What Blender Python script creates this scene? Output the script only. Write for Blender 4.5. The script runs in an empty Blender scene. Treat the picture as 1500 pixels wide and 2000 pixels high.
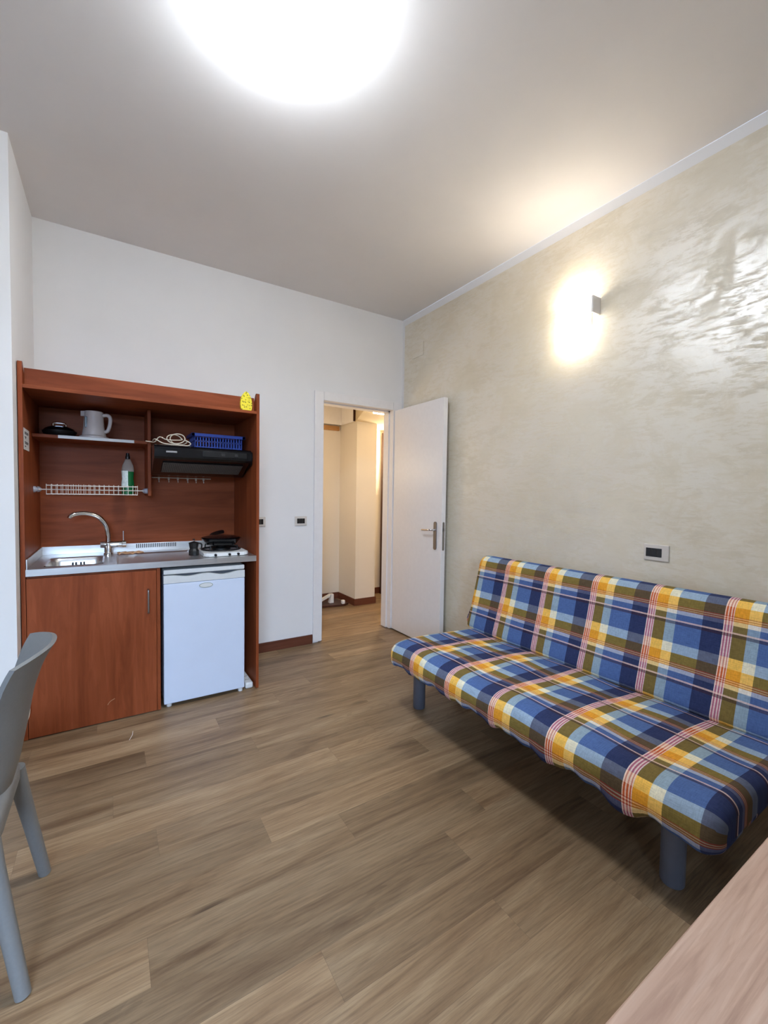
import bpy, bmesh, math, random
from mathutils import Vector, Matrix, Euler
random.seed(7)
PI = math.pi
SC = bpy.context.scene
COL = SC.collection

# ------------------------------------------------------------------ camera
F_PX = 838.79
YAW, PITCH, ROLL, CAM_H = 0.5683, -0.0396, 0.0153, 1.2956
def _rot():
    cy, sy = math.cos(YAW), math.sin(YAW); cp, sp = math.cos(PITCH), math.sin(PITCH); cr, sr = math.cos(ROLL), math.sin(ROLL)
    A = Matrix(((cy, -sy, 0), (sy, cy, 0), (0, 0, 1)))
    B = Matrix(((1, 0, 0), (0, cp, sp), (0, -sp, cp)))
    C = Matrix(((cr, 0, sr), (0, 1, 0), (-sr, 0, cr)))
    return C @ B @ A
_R = _rot()
cam_d = bpy.data.cameras.new('camera'); cam = bpy.data.objects.new('camera', cam_d); COL.objects.link(cam)
r_, f_, u_ = _R[0], _R[1], _R[2]
cam.matrix_world = Matrix(((r_[0], u_[0], -f_[0], 0), (r_[1], u_[1], -f_[1], 0), (r_[2], u_[2], -f_[2], CAM_H), (0, 0, 0, 1)))
cam_d.sensor_fit = 'VERTICAL'; cam_d.sensor_height = 32.0; cam_d.sensor_width = 24.0
cam_d.lens = F_PX / 2000 * 32.0
cam_d.clip_start = 0.02; cam_d.clip_end = 100
SC.camera = cam

# ------------------------------------------------------------------ view, world, daylight
SC.view_settings.view_transform = 'Standard'; SC.view_settings.look = 'None'
SC.view_settings.gamma = 1.0; SC.view_settings.use_curve_mapping = False
SC.view_settings.exposure = 1.6
LAMP_STRENGTH = 32.0
SCONCE_STRENGTH = 8.0
HALL_POWER = 10.0
DAY_POWER = 345.0

world = bpy.data.worlds.new('sky'); SC.world = world; world.use_nodes = True
bg = world.node_tree.nodes['Background']; bg.inputs[0].default_value = (0.55, 0.72, 1.0, 1); bg.inputs[1].default_value = 1.2

def area_light(name, loc, rot, sx, sy, power, color):
    d = bpy.data.lights.new(name, 'AREA'); d.shape = 'RECTANGLE'; d.size = sx; d.size_y = sy; d.energy = power; d.color = color
    o = bpy.data.objects.new(name, d); COL.objects.link(o); o.location = loc; o.rotation_euler = rot
    return o
# daylight coming in through the window behind the camera
area_light('window_daylight', (-1.0, -4.2, 2.9), (PI/2 - 0.30, 0, 0), 3.6, 1.8, DAY_POWER, (0.50, 0.70, 1.0))

# ------------------------------------------------------------------ helpers: objects
def s2l(c):
    return tuple((x/255/12.92 if x/255 <= 0.04045 else ((x/255+0.055)/1.055)**2.4) for x in c)
def rgba(c): return (*s2l(c), 1.0)

def root_loc(o):
    while o.parent: o = o.parent
    return o.location.copy()
def finish(bm, name, mats, parent=None, smooth=False, angle=35):
    bmesh.ops.recalc_face_normals(bm, faces=bm.faces)
    if parent is not None:
        bmesh.ops.translate(bm, verts=bm.verts, vec=-root_loc(parent))
    me = bpy.data.meshes.new(name)
    for f in bm.faces: f.smooth = smooth
    if smooth:
        for e in bm.edges:
            if len(e.link_faces) == 2 and e.calc_face_angle(0) > math.radians(angle): e.smooth = False
    bm.to_mesh(me); bm.free()
    if not isinstance(mats, (list, tuple)): mats = [mats]
    for m in mats: me.materials.append(m)
    o = bpy.data.objects.new(name, me); COL.objects.link(o)
    if parent is not None: o.parent = parent
    return o
def tag(o, label=None, cat=None, group=None, kind=None):
    if label: o['label'] = label
    if cat: o['category'] = cat
    if group: o['group'] = group
    if kind: o['kind'] = kind
    return o
def thing(name, label, cat, loc, group=None):
    o = bpy.data.objects.new(name, None); COL.objects.link(o); o.location = loc
    o.empty_display_size = 0.05
    return tag(o, label, cat, group)
def struct(name, bm, mats, parent=None, **k):
    o = finish(bm, name, mats, parent, **k)
    if parent is None: o['kind'] = 'structure'
    return o
def copy_tree(o, parent=None):
    c = o.copy(); COL.objects.link(c)
    if parent is not None: c.parent = parent
    for ch in list(o.children): copy_tree(ch, c)
    return c

# ------------------------------------------------------------------ helpers: shapes
def B(): return bmesh.new()
def box(bm, x0, x1, y0, y1, z0, z1, bev=0.0, seg=2, mi=0):
    vs = [bm.verts.new((x, y, z)) for x in (x0, x1) for y in (y0, y1) for z in (z0, z1)]
    idx = [(0,1,3,2), (4,6,7,5), (0,4,5,1), (2,3,7,6), (0,2,6,4), (1,5,7,3)]
    fs = [bm.faces.new([vs[i] for i in q]) for q in idx]
    for f in fs: f.material_index = mi
    if bev > 0:
        es = list({e for f in fs for e in f.edges})
        r = bmesh.ops.bevel(bm, geom=es, offset=bev, segments=seg, profile=0.5, affect='EDGES')
        for f in r['faces']: f.material_index = mi
    return bm
def ring(bm, c, r, ax, n, up=None):
    ax = Vector(ax).normalized()
    t = Vector((0, 0, 1)) if abs(ax.z) < 0.9 else Vector((1, 0, 0))
    a = ax.cross(t).normalized(); b = ax.cross(a)
    return [bm.verts.new(Vector(c) + a*math.cos(2*PI*i/n)*r + b*math.sin(2*PI*i/n)*r) for i in range(n)]
def bridge(bm, A, Bv, mi=0):
    n = len(A)
    for i in range(n):
        f = bm.faces.new((A[i], A[(i+1) % n], Bv[(i+1) % n], Bv[i])); f.material_index = mi
def cyl(bm, p0, p1, r0, r1=None, n=20, cap=True, mi=0):
    r1 = r0 if r1 is None else r1
    p0, p1 = Vector(p0), Vector(p1); ax = p1 - p0
    A = ring(bm, p0, r0, ax, n); C = ring(bm, p1, r1, ax, n); bridge(bm, A, C, mi)
    if cap:
        for q in (A, C): bm.faces.new(q).material_index = mi
    return bm
def tube(bm, pts, r, n=10, closed=False, mi=0):
    pts = [Vector(p) for p in pts]; rs = r if isinstance(r, (list, tuple)) else [r]*len(pts)
    rings = []; pa = None
    for i, p in enumerate(pts):
        d = (pts[min(i+1, len(pts)-1)] - pts[max(i-1, 0)])
        if d.length < 1e-9: d = Vector((0, 0, 1))
        d.normalize()
        if pa is None:
            t = Vector((0, 0, 1)) if abs(d.z) < 0.9 else Vector((1, 0, 0)); pa = d.cross(t).normalized()
        else:
            pa = (pa - d*pa.dot(d)).normalized()
        b = d.cross(pa)
        rings.append([bm.verts.new(p + pa*math.cos(2*PI*k/n)*rs[i] + b*math.sin(2*PI*k/n)*rs[i]) for k in range(n)])
    for a, c in zip(rings, rings[1:]): bridge(bm, a, c, mi)
    bm.faces.new(rings[0]).material_index = mi; bm.faces.new(rings[-1]).material_index = mi
    return bm
def smooth_path(pts, n=8):
    P = [Vector(p) for p in pts]; out = []
    for i in range(len(P)-1):
        p0, p1, p2, p3 = P[max(i-1, 0)], P[i], P[i+1], P[min(i+2, len(P)-1)]
        for k in range(n):
            t = k/n
            out.append(0.5*((2*p1) + (p2-p0)*t + (2*p0-5*p1+4*p2-p3)*t*t + (3*p1-p0-3*p2+p3)*t**3))
    out.append(P[-1]); return out
def lathe(bm, c, prof, n=32, axis='z', mi=0):
    c = Vector(c); rings = []
    for r, h in prof:
        r = max(r, 1e-4); L = []
        for i in range(n):
            a = 2*PI*i/n
            if axis == 'z': v = Vector((r*math.cos(a), r*math.sin(a), h))
            elif axis == 'x': v = Vector((h, r*math.cos(a), r*math.sin(a)))
            else: v = Vector((r*math.cos(a), h, r*math.sin(a)))
            L.append(bm.verts.new(c + v))
        rings.append(L)
    for a, b in zip(rings, rings[1:]): bridge(bm, a, b, mi)
    bm.faces.new(rings[0]).material_index = mi; bm.faces.new(rings[-1]).material_index = mi
    return bm
def prism(bm, pts, ext, mi=0):
    """closed polygon pts (3d) extruded by vector ext"""
    e = Vector(ext); a = [bm.verts.new(Vector(p)) for p in pts]; b = [bm.verts.new(Vector(p)+e) for p in pts]
    bm.faces.new(a).material_index = mi; bm.faces.new(list(reversed(b))).material_index = mi
    bridge(bm, a, b, mi); return bm
def rrect(cx, cy, w, h, r, n=6):
    out = []
    for sx, sy, a0 in ((1, 1, 0), (-1, 1, PI/2), (-1, -1, PI), (1, -1, 1.5*PI)):
        for k in range(n+1):
            a = a0 + PI/2*k/n
            out.append((cx + sx*(w/2-r) + r*math.cos(a), cy + sy*(h/2-r) + r*math.sin(a)))
    return out

# ------------------------------------------------------------------ helpers: materials
class NT:
    def __init__(s, name):
        s.m = bpy.data.materials.new(name); s.m.use_nodes = True; s.t = s.m.node_tree
        s.p = s.t.nodes['Principled BSDF']
    def n(s, typ, **kw):
        nd = s.t.nodes.new(typ)
        for k, v in kw.items(): setattr(nd, k, v)
        return nd
    def l(s, a, b): s.t.links.new(a, b)
    def math(s, op, a, b=None, clamp=False):
        nd = s.n('ShaderNodeMath', operation=op); nd.use_clamp = clamp
        for i, v in enumerate((a, b)):
            if v is None: continue
            if isinstance(v, (int, float)): nd.inputs[i].default_value = v
            else: s.l(v, nd.inputs[i])
        return nd.outputs[0]
    def mix(s, fac, a, b, mode='MIX'):
        nd = s.n('ShaderNodeMix', data_type='RGBA', blend_type=mode)
        for i, v in ((0, fac), (6, a), (7, b)):
            if isinstance(v, (int, float)): nd.inputs[i].default_value = v
            elif isinstance(v, tuple): nd.inputs[i].default_value = v
            else: s.l(v, nd.inputs[i])
        return nd.outputs[2]
    def coords(s, kind='Object', scale=(1, 1, 1), rot=(0, 0, 0), uv=None):
        if uv:
            c = s.n('ShaderNodeUVMap'); c.uv_map = uv; out = c.outputs[0]
        else: out = s.n('ShaderNodeTexCoord').outputs[kind]
        mp = s.n('ShaderNodeMapping'); mp.inputs['Scale'].default_value = scale; mp.inputs['Rotation'].default_value = rot
        s.l(out, mp.inputs[0]); return mp.outputs[0]
    def noise(s, vec, scale=5, detail=4, rough=0.5, dist=0.0):
        nd = s.n('ShaderNodeTexNoise'); s.l(vec, nd.inputs['Vector'])
        nd.inputs['Scale'].default_value = scale; nd.inputs['Detail'].default_value = detail
        nd.inputs['Roughness'].default_value = rough; nd.inputs['Distortion'].default_value = dist
        return nd.outputs[0]
    def ramp(s, fac, stops, interp='LINEAR'):
        nd = s.n('ShaderNodeValToRGB'); cr = nd.color_ramp; cr.interpolation = interp
        while len(cr.elements) < len(stops): cr.elements.new(0.5)
        for e, (p, c) in zip(cr.elements, stops): e.position = p; e.color = c
        s.l(fac, nd.inputs[0]); return nd.outputs[0]
    def bump(s, h, strength=0.2, dist=0.01):
        b = s.n('ShaderNodeBump'); b.inputs['Strength'].default_value = strength; b.inputs['Distance'].default_value = dist
        s.l(h, b.inputs['Height']); s.l(b.outputs[0], s.p.inputs['Normal']); return b
    def set(s, **k):
        for a, v in k.items():
            nm = {'color': 'Base Color', 'rough': 'Roughness', 'metal': 'Metallic', 'spec': 'Specular IOR Level', 'coat': 'Coat Weight',
                  'coatr': 'Coat Roughness', 'trans': 'Transmission Weight', 'ior': 'IOR', 'em': 'Emission Color', 'ems': 'Emission Strength',
                  'aniso': 'Anisotropic', 'alpha': 'Alpha', 'sss': 'Subsurface Weight'}[a]
            if hasattr(v, 'is_output') : s.l(v, s.p.inputs[nm])
            else: s.p.inputs[nm].default_value = v
        return s
def plain(name, c, rough=0.5, metal=0.0, spec=0.5, vary=0.04, scale=30, **k):
    t = NT(name); c1 = rgba(c)
    n = t.noise(t.coords(), scale, 3)
    lo = tuple(x*(1-vary) for x in c1[:3]) + (1,); hi = tuple(min(1, x*(1+vary)) for x in c1[:3]) + (1,)
    t.set(color=t.ramp(n, [(0.3, lo), (0.7, hi)]), rough=rough, metal=metal, spec=spec, **k)
    return t.m
def paint(name, c, rough=0.75, bump=0.06):
    t = NT(name); v = t.coords()
    n = t.noise(v, 2.2, 5, 0.6); c1 = rgba(c)
    t.set(color=t.ramp(n, [(0.3, tuple(x*0.965 for x in c1[:3])+(1,)), (0.7, c1)]), rough=rough, spec=0.3)
    t.bump(t.noise(v, 55, 6, 0.65), bump, 0.004); return t.m
def wood(name, base, dark, light, grain=(1.2, 14, 14), rough=0.42, rings=0.35, spec=0.4, bump=0.05):
    """grain: scale per axis - the small one runs along the grain"""
    t = NT(name); v = t.coords(scale=grain)
    n1 = t.noise(v, 1.0, 6, 0.62, 1.2)
    n2 = t.noise(t.coords(scale=tuple(g*6 for g in grain)), 1.0, 4, 0.6, 0.2)
    n3 = t.noise(t.coords(scale=tuple(g*0.35 for g in grain)), 1.0, 3, 0.5, 2.5)
    w = t.math('SINE', t.math('MULTIPLY', n3, 42.0)); w = t.math('MULTIPLY_ADD', w, 0.5); 
    c = t.ramp(n1, [(0.28, rgba(dark)), (0.5, rgba(base)), (0.75, rgba(light))])
    c = t.mix(t.math('MULTIPLY', t.math('GREATER_THAN', w, 0.28), rings), c, rgba(dark))
    c = t.mix(t.math('MULTIPLY', t.ramp(n2, [(0.5, (0, 0, 0, 1)), (0.72, (1, 1, 1, 1))]), 0.35), c, rgba(dark))
    t.set(color=c, rough=rough, spec=spec); t.bump(n2, bump, 0.002); return t.m

M = {}
M['wall'] = paint('white wall paint', (238, 236, 234))
M['ceil'] = paint('ceiling paint', (238, 234, 231), 0.8, 0.05)
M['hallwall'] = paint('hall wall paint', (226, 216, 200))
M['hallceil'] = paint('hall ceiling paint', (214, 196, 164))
M['white_lacq'] = plain('white lacquer', (237, 233, 231), 0.4, vary=0.015)
M['white_plastic'] = plain('white plastic', (226, 226, 224), 0.35, vary=0.02)
M['kettle'] = plain('kettle plastic', (214, 205, 202), 0.35, vary=0.02)
M['fridge'] = plain('fridge enamel', (208, 218, 236), 0.35, vary=0.012, scale=8)
M['fridge_trim'] = plain('fridge trim plastic', (212, 214, 214), 0.4, vary=0.02)
M['gasket'] = plain('grey gasket', (95, 98, 105), 0.6)
M['badge'] = plain('badge grey green', (150, 160, 150), 0.4)
M['black'] = plain('black plastic', (14, 14, 16), 0.3)
M['black_gloss'] = plain('black gloss', (9, 10, 14), 0.18, spec=0.4)
M['blackiron'] = plain('black iron', (16, 15, 15), 0.45)
M['plate'] = plain('cream plate plastic', (214, 206, 196), 0.4, vary=0.02)
M['darkglass'] = plain('dark switch glass', (30, 28, 28), 0.25)
M['chrome'] = plain('chrome', (225, 226, 230), 0.09, 1.0, vary=0.01)
M['satin'] = plain('satin nickel', (150, 145, 142), 0.32, 1.0)
M['blueplastic'] = plain('blue plastic', (38, 66, 150), 0.35, vary=0.06)
M['wire'] = plain('white coated wire', (224, 214, 202), 0.4)
M['grey_plastic'] = plain('grey bracket plastic', (170, 172, 184), 0.4)
M['chair'] = plain('grey polypropylene', (120, 119, 117), 0.55, vary=0.03, scale=120)
M['futonleg'] = plain('grey painted steel', (92, 95, 106), 0.4)
M['grille'] = plain('grey grille', (104, 98, 90), 0.5)
M['frame_dark'] = plain('dark steel frame', (34, 32, 32), 0.6)
M['skirting'] = wood('brown skirting', (104, 58, 40), (84, 44, 30), (120, 70, 50), (1, 14, 14), 0.45, 0.15)
M['hallwood'] = wood('pine batten', (198, 150, 96), (170, 120, 70), (214, 170, 120), (2, 14, 14), 0.5, 0.2)
M['darkwood'] = wood('dark brown wood', (72, 40, 28), (50, 26, 18), (88, 52, 36), (12, 12, 1), 0.4, 0.2)
M['cherry_v'] = wood('cherry veneer upright', (142, 72, 40), (114, 54, 28), (158, 84, 50), (9, 9, 0.8), 0.45, 0.22, 0.14)
M['cherry_h'] = wood('cherry veneer level', (144, 74, 42), (116, 56, 30), (160, 86, 52), (0.8, 9, 9), 0.45, 0.18, 0.14)
M['table'] = wood('light oak laminate', (180, 147, 125), (144, 110, 92), (193, 163, 142), (1.5, 40, 40), 0.5, 0.16)
M['paper'] = plain('paper', (222, 218, 214), 0.8)
M['ink'] = plain('ink', (60, 58, 66), 0.8)
M['green'] = plain('green soap', (14, 92, 46), 0.25)
M['tan'] = plain('tan cloth', (196, 150, 110), 0.8, vary=0.15)
M['cable'] = plain('cream cable', (222, 206, 184), 0.5)
M['label'] = plain('pale label', (205, 214, 210), 0.6, vary=0.2, scale=60)
M['sky_frame'] = plain('window frame paint', (225, 225, 225), 0.45)

def mk_steel(name, ax):
    t = NT(name); v = t.coords(scale=ax)
    n = t.noise(v, 1, 3, 0.5)
    t.set(color=t.ramp(n, [(0.3, rgba((200, 199, 198))), (0.7, rgba((218, 217, 216)))]), metal=0.92,
          rough=t.ramp(n, [(0.3, (0.30, 0.30, 0.30, 1)), (0.7, (0.36, 0.36, 0.36, 1))]))
    return t.m
M['steel'] = mk_steel('brushed steel', (6, 420, 420))

def mk_plaster():
    t = NT('beige satin stucco')
    v = t.coords()
    big = t.noise(v, 1.5, 6, 0.6, 0.6)
    strk = t.noise(t.coords(scale=(1, 2.0, 6.0), rot=(0.45, 0, 0)), 3.6, 10, 0.76, 0.6)     # trowel streaks
    fine = t.noise(t.coords(scale=(1, 3.5, 20), rot=(0.40, 0, 0)), 4.0, 8, 0.72, 0.3)
    mixd = t.math('ADD', t.math('MULTIPLY', strk, 0.55), t.math('MULTIPLY', fine, 0.45))
    patch = t.noise(t.coords(scale=(1, 1.0, 1.0)), 2.6, 8, 0.70, 0.5)
    c = t.ramp(big, [(0.3, rgba((214, 201, 175))), (0.5, rgba((223, 212, 189))), (0.72, rgba((228, 219, 201)))])
    c = t.mix(t.math('MULTIPLY', t.ramp(strk, [(0.52, (0, 0, 0, 1)), (0.68, (1, 1, 1, 1))]), 0.22), c, rgba((190, 182, 166)))
    g1 = t.ramp(patch, [(0.42, (0.12, 0.12, 0.12, 1)), (0.50, (1, 1, 1, 1))])
    g2 = t.ramp(mixd, [(0.485, (1, 1, 1, 1)), (0.545, (0.05, 0.05, 0.05, 1))])
    gl = t.math('MULTIPLY', g1, g2)
    t.set(color=c, rough=0.6, spec=0.4, coat=gl, coatr=0.38); t.p.inputs['Coat IOR'].default_value = 2.6
    h = mixd
    bn = t.bump(h, 0.14, 0.012); return t.m
M['plaster'] = mk_plaster()

def mk_floor():
    t = NT('oak vinyl planks')
    uv = t.coords(uv='grain'); 
    a = t.n('ShaderNodeAttribute'); a.attribute_name = 'tint'; tint = a.outputs['Fac']
    n1 = t.noise(t.coords(uv='grain', scale=(1.1, 13, 1)), 1.0, 7, 0.62, 1.0)
    n2 = t.noise(t.coords(uv='grain', scale=(7, 150, 1)), 1.0, 5, 0.68, 0.3)
    n3 = t.noise(t.coords(uv='grain', scale=(0.7, 4.2, 1)), 1.0, 3, 0.5, 1.6)
    rings = t.math('SINE', t.math('MULTIPLY', n3, 95.0))
    patch = t.ramp(t.noise(t.coords(uv='grain', scale=(1.0, 3.0, 1)), 1.3, 2), [(0.56, (0, 0, 0, 1)), (0.66, (1, 1, 1, 1))])
    c = t.ramp(n1, [(0.30, rgba((125, 95, 66))), (0.48, rgba((165, 135, 101))), (0.72, rgba((190, 162, 127)))])
    c = t.mix(t.math('MULTIPLY', t.ramp(n2, [(0.42, (0, 0, 0, 1)), (0.72, (1, 1, 1, 1))]), 0.55), c, rgba((100, 74, 52)))
    c = t.mix(t.math('MULTIPLY', t.math('MULTIPLY', t.math('GREATER_THAN', rings, 0.45), patch), 0.22), c, rgba((92, 68, 48)))
    # knots
    vo = t.n('ShaderNodeTexVoronoi'); t.l(t.coords(uv='grain', scale=(2.0, 6.5, 1)), vo.inputs['Vector']); vo.inputs['Scale'].default_value = 1.0
    kn = t.ramp(vo.outputs['Distance'], [(0.04, (1, 1, 1, 1)), (0.16, (0, 0, 0, 1))])
    sc = t.n('ShaderNodeSeparateColor'); t.l(vo.outputs['Color'], sc.inputs[0]); sel = t.math('GREATER_THAN', sc.outputs[0], 0.72)
    c = t.mix(t.math('MULTIPLY', t.math('MULTIPLY', kn, sel), 0.85), c, rgba((62, 44, 32)))
    br = t.math('MULTIPLY_ADD', tint, 0.34); t.t.nodes[-1].inputs[2].default_value = 0.52
    cc = t.n('ShaderNodeCombineColor')
    for i in range(3): t.l(br, cc.inputs[i])
    c = t.mix(1.0, c, cc.outputs[0], 'MULTIPLY')
    loc = t.n('ShaderNodeUVMap'); loc.uv_map = 'edge'; sx = t.n('ShaderNodeSeparateXYZ'); t.l(loc.outputs[0], sx.inputs[0])
    e1 = t.math('MINIMUM', sx.outputs[0], sx.outputs[1])
    line = t.math('LESS_THAN', e1, 0.0009)
    c = t.mix(t.math('MULTIPLY', line, 0.45), c, rgba((60, 44, 32)))
    t.set(color=c, rough=t.ramp(n2, [(0.3, (0.38, 0.38, 0.38, 1)), (0.7, (0.52, 0.52, 0.52, 1))]), spec=0.45)
    t.bump(n2, 0.06, 0.002); return t.m
M['floor'] = mk_floor()

def mk_plaid():
    t = NT('madras plaid cotton')
    PU, PV = 0.293, 0.25
    uv = t.n('ShaderNodeUVMap'); uv.uv_map = 'cloth'; sp = t.n('ShaderNodeSeparateXYZ'); t.l(uv.outputs[0], sp.inputs[0])
    fu = t.math('FRACT', t.math('DIVIDE', sp.outputs[0], PU)); fv = t.math('FRACT', t.math('DIVIDE', sp.outputs[1], PV))
    # warp columns: red band, gold, cream, blue, navy
    cols = (0.0, 0.11, 0.27, 0.41, 0.75)
    rows = [(0.00, [(160, 140, 168), (120, 102, 56), (144, 164, 178), (79, 104, 153), (47, 56, 92)]),
            (0.33, [(232, 202, 176), (238, 188, 90), (230, 223, 196), (150, 170, 190), (96, 102, 122)]),
            (0.50, [(210, 126, 66), (226, 155, 46), (238, 190, 98), (126, 108, 56), (90, 74, 54)]),
            (0.74, [(222, 184, 178), (230, 198, 136), (226, 218, 206), (162, 167, 188), (86, 90, 118)]),
            (0.81, [(160, 140, 168), (122, 104, 60), (132, 154, 176), (76, 99, 147), (47, 55, 89)])]
    out = None
    for v0, cs in rows:
        r = t.ramp(fu, [(p, rgba(c)) for p, c in zip(cols, cs)], 'CONSTANT')
        out = r if out is None else t.mix(t.math('GREATER_THAN', fv, v0), out, r)
    def stripes(f, spans, amt):
        tot = None
        for a, b in spans:
            s = t.math('MULTIPLY', t.math('GREATER_THAN', f, a), t.math('LESS_THAN', f, b))
            tot = s if tot is None else t.math('ADD', tot, s)
        return t.math('MULTIPLY', tot, amt)
    out = t.mix(stripes(fu, [(0.0, .012), (.034, .048), (.070, .084), (.100, .11)], 0.75), out, rgba((240, 214, 196)))
    out = t.mix(stripes(fu, [(0.016, .030), (.052, .066), (.086, .098)], 0.62), out, rgba((186, 44, 38)))
    out = t.mix(stripes(fv, [(0.660, .674), (.694, .708), (.728, .740)], 0.55), out, rgba((160, 40, 44)))
    out = t.mix(stripes(fv, [(0.676, .690), (.710, .724)], 0.30), out, rgba((240, 214, 190)))
    out = t.mix(stripes(fv, [(0.915, .943)], 0.6), out, rgba((236, 200, 184)))
    out = t.mix(stripes(fv, [(0.945, .995)], 0.6), out, rgba((58, 34, 40)))
    w = t.noise(t.coords(uv='cloth', scale=(260, 40, 1)), 1, 2); w2 = t.noise(t.coords(uv='cloth', scale=(40, 260, 1)), 1, 2)
    ws = t.math('ADD', w, w2)
    g = t.math('MULTIPLY_ADD', ws, 0.5); t.t.nodes[-1].inputs[2].default_value = 0.52
    cc = t.n('ShaderNodeCombineColor')
    for i in range(3): t.l(g, cc.inputs[i])
    out = t.mix(1.0, out, cc.outputs[0], 'MULTIPLY')
    t.set(color=out, rough=0.9, spec=0.15)
    h = t.math('ADD', t.math('MULTIPLY', ws, 0.12), t.noise(t.coords(uv='cloth', scale=(7, 9, 1)), 1.6, 4, 0.55, 0.8))
    t.bump(h, 0.5, 0.012); return t.m
M['plaid'] = mk_plaid()

def emit(name, c, s):
    t = NT(name); t.set(color=(0.8, 0.8, 0.8, 1), em=(*c, 1), ems=s, rough=0.4); return t.m
M['lamp'] = emit('cool opal diffuser', (0.83, 0.91, 1.0), LAMP_STRENGTH)
M['sconce'] = emit('warm opal glass', (1.0, 0.92, 0.78), SCONCE_STRENGTH)
M['hallglow'] = emit('hall lamp diffuser', (1.0, 0.80, 0.52), 14.0)

def mk_sponge():
    t = NT('yellow sponge with dark pattern'); v = t.coords()
    vo = t.n('ShaderNodeTexVoronoi'); t.l(v, vo.inputs['Vector']); vo.inputs['Scale'].default_value = 75
    d = t.ramp(vo.outputs['Distance'], [(0.30, (1, 1, 1, 1)), (0.36, (0, 0, 0, 1))])
    t.set(color=t.mix(t.math('MULTIPLY', d, 0.8), rgba((240, 222, 60)), rgba((110, 100, 20))), rough=0.8); return t.m
M['sponge'] = mk_sponge()
def mk_clear():
    t = NT('clear plastic'); t.set(color=rgba((220, 225, 222)), trans=0.85, rough=0.12, ior=1.3); return t.m
M['clear'] = mk_clear()

# ------------------------------------------------------------------ dimensions
XR, YB, ZC = 2.376, 3.433, 2.958          # right wall, back wall, ceiling
XA, YP = -0.388, 2.706                    # alcove side wall, front face of the pier
XL, YF = -2.0, -1.7                       # room's far left wall and the window wall behind the camera
DX0, DX1, DZ = 1.555, 2.272, 2.10         # door opening
HB = 4.785                                # back of the hallway

# ------------------------------------------------------------------ floor
def build_floor():
    bm = B(); tint = bm.loops.layers.float_color.new('tint'); g = bm.loops.layers.uv.new('grain'); ed = bm.loops.layers.uv.new('edge')
    P, Y0, Ln = 0.1475, 0.925, 1.22
    known = {0: 0.494, 1: 1.077, 2: 1.30, 3: 0.77, 4: 0.495, 5: 0.138, 6: 0.93, 7: 1.22, 8: 0.62, 9: 0.134, 10: 0.50, 11: 0.88, 12: 1.15}
    k0, k1 = math.floor((YF - Y0)/P), math.ceil((HB + 0.1 - Y0)/P)
    rnd = random.Random(11)
    for k in range(k0, k1):
        y0, y1 = max(Y0 + k*P, YF), min(Y0 + (k+1)*P, HB + 0.1)
        j = known.get(k, rnd.uniform(0, Ln)); x = j - Ln*math.ceil((j - XL)/Ln)
        while x < 4.4:
            xa, xb = max(x, XL), min(x + Ln, 4.4); x += Ln
            if xb - xa < 0.002: continue
            vs = [bm.verts.new(p) for p in ((xa, y0, 0), (xb, y0, 0), (xb, y1, 0), (xa, y1, 0))]
            f = bm.faces.new(vs); tv = rnd.random(); ou, ov = rnd.uniform(0, 90), rnd.uniform(0, 90)
            W, H = xb-xa, y1-y0
            for lp in f.loops:
                lx, ly = lp.vert.co.x - xa, lp.vert.co.y - y0
                lp[tint] = (tv, tv, tv, 1); lp[g].uv = (ou + lx, ov + ly)
                lp[ed].uv = (lx, ly)
    bmesh.ops.remove_doubles(bm, verts=bm.verts, dist=0.0001)
    me = struct('floor', bm, M['floor']); return me
build_floor()

# ------------------------------------------------------------------ walls and ceiling
b = B(); box(b, XL, XR, YF, YB, ZC, ZC + 0.12); struct('ceiling', b, M['ceil'])
b = B()                                                     # back wall with the door opening
box(b, XL, DX0 - 0.03, YB, YB + 0.12, 0, ZC); box(b, DX1 + 0.03, 4.4, YB, YB + 0.12, 0, ZC); box(b, DX0 - 0.03, DX1 + 0.03, YB, YB + 0.12, DZ + 0.03, ZC)
struct('wall_back', b, M['wall'])
b = B()                                                     # right wall: beige stucco inside a white border
def quad(bm, pts, mi=0):
    f = bm.faces.new([bm.verts.new(p) for p in pts]); f.material_index = mi
TB, CB = 0.06, 0.035
box(b, XR + 0.004, XR + 0.15, YF, YB, 0, ZC, mi=1)
box(b, XR, XR + 0.004, YF, YB - CB, 0, ZC - TB, mi=0)
box(b, XR + 0.0005, XR + 0.004, YF, YB, ZC - TB, ZC, mi=1); box(b, XR + 0.0005, XR + 0.004, YB - CB, YB, 0, ZC - TB, mi=1)
struct('wall_right', b, [M['plaster'], M['wall']])
b = B(); box(b, XL, XA, YP, YB, 0, ZC); struct('wall_pier', b, M['wall'])
b = B(); box(b, XL - 0.15, XL, YF, YB, 0, ZC); struct('wall_left', b, M['wall'])
b = B()                                                     # wall behind the camera with the window opening
WX0, WX1, WZ0, WZ1 = -1.4, -0.1, 0.9, 2.2
box(b, XL - 0.15, WX0, YF - 0.2, YF, 0, ZC); box(b, WX1, XR + 0.15, YF - 0.2, YF, 0, ZC)
box(b, WX0, WX1, YF - 0.2, YF, 0, WZ0); box(b, WX0, WX1, YF - 0.2, YF, WZ1, ZC); struct('wall_front', b, M['wall'])
b = B()
for x0, x1, z0, z1 in ((WX0, WX0+.05, WZ0, WZ1), (WX1-.05, WX1, WZ0, WZ1), (WX0, WX1, WZ0, WZ0+.05), (WX0, WX1, WZ1-.05, WZ1), (-.78, -.72, WZ0, WZ1)):
    box(b, x0, x1, YF - 0.12, YF - 0.06, z0, z1, 0.004)
struct('window_1', b, M['sky_frame'])
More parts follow.
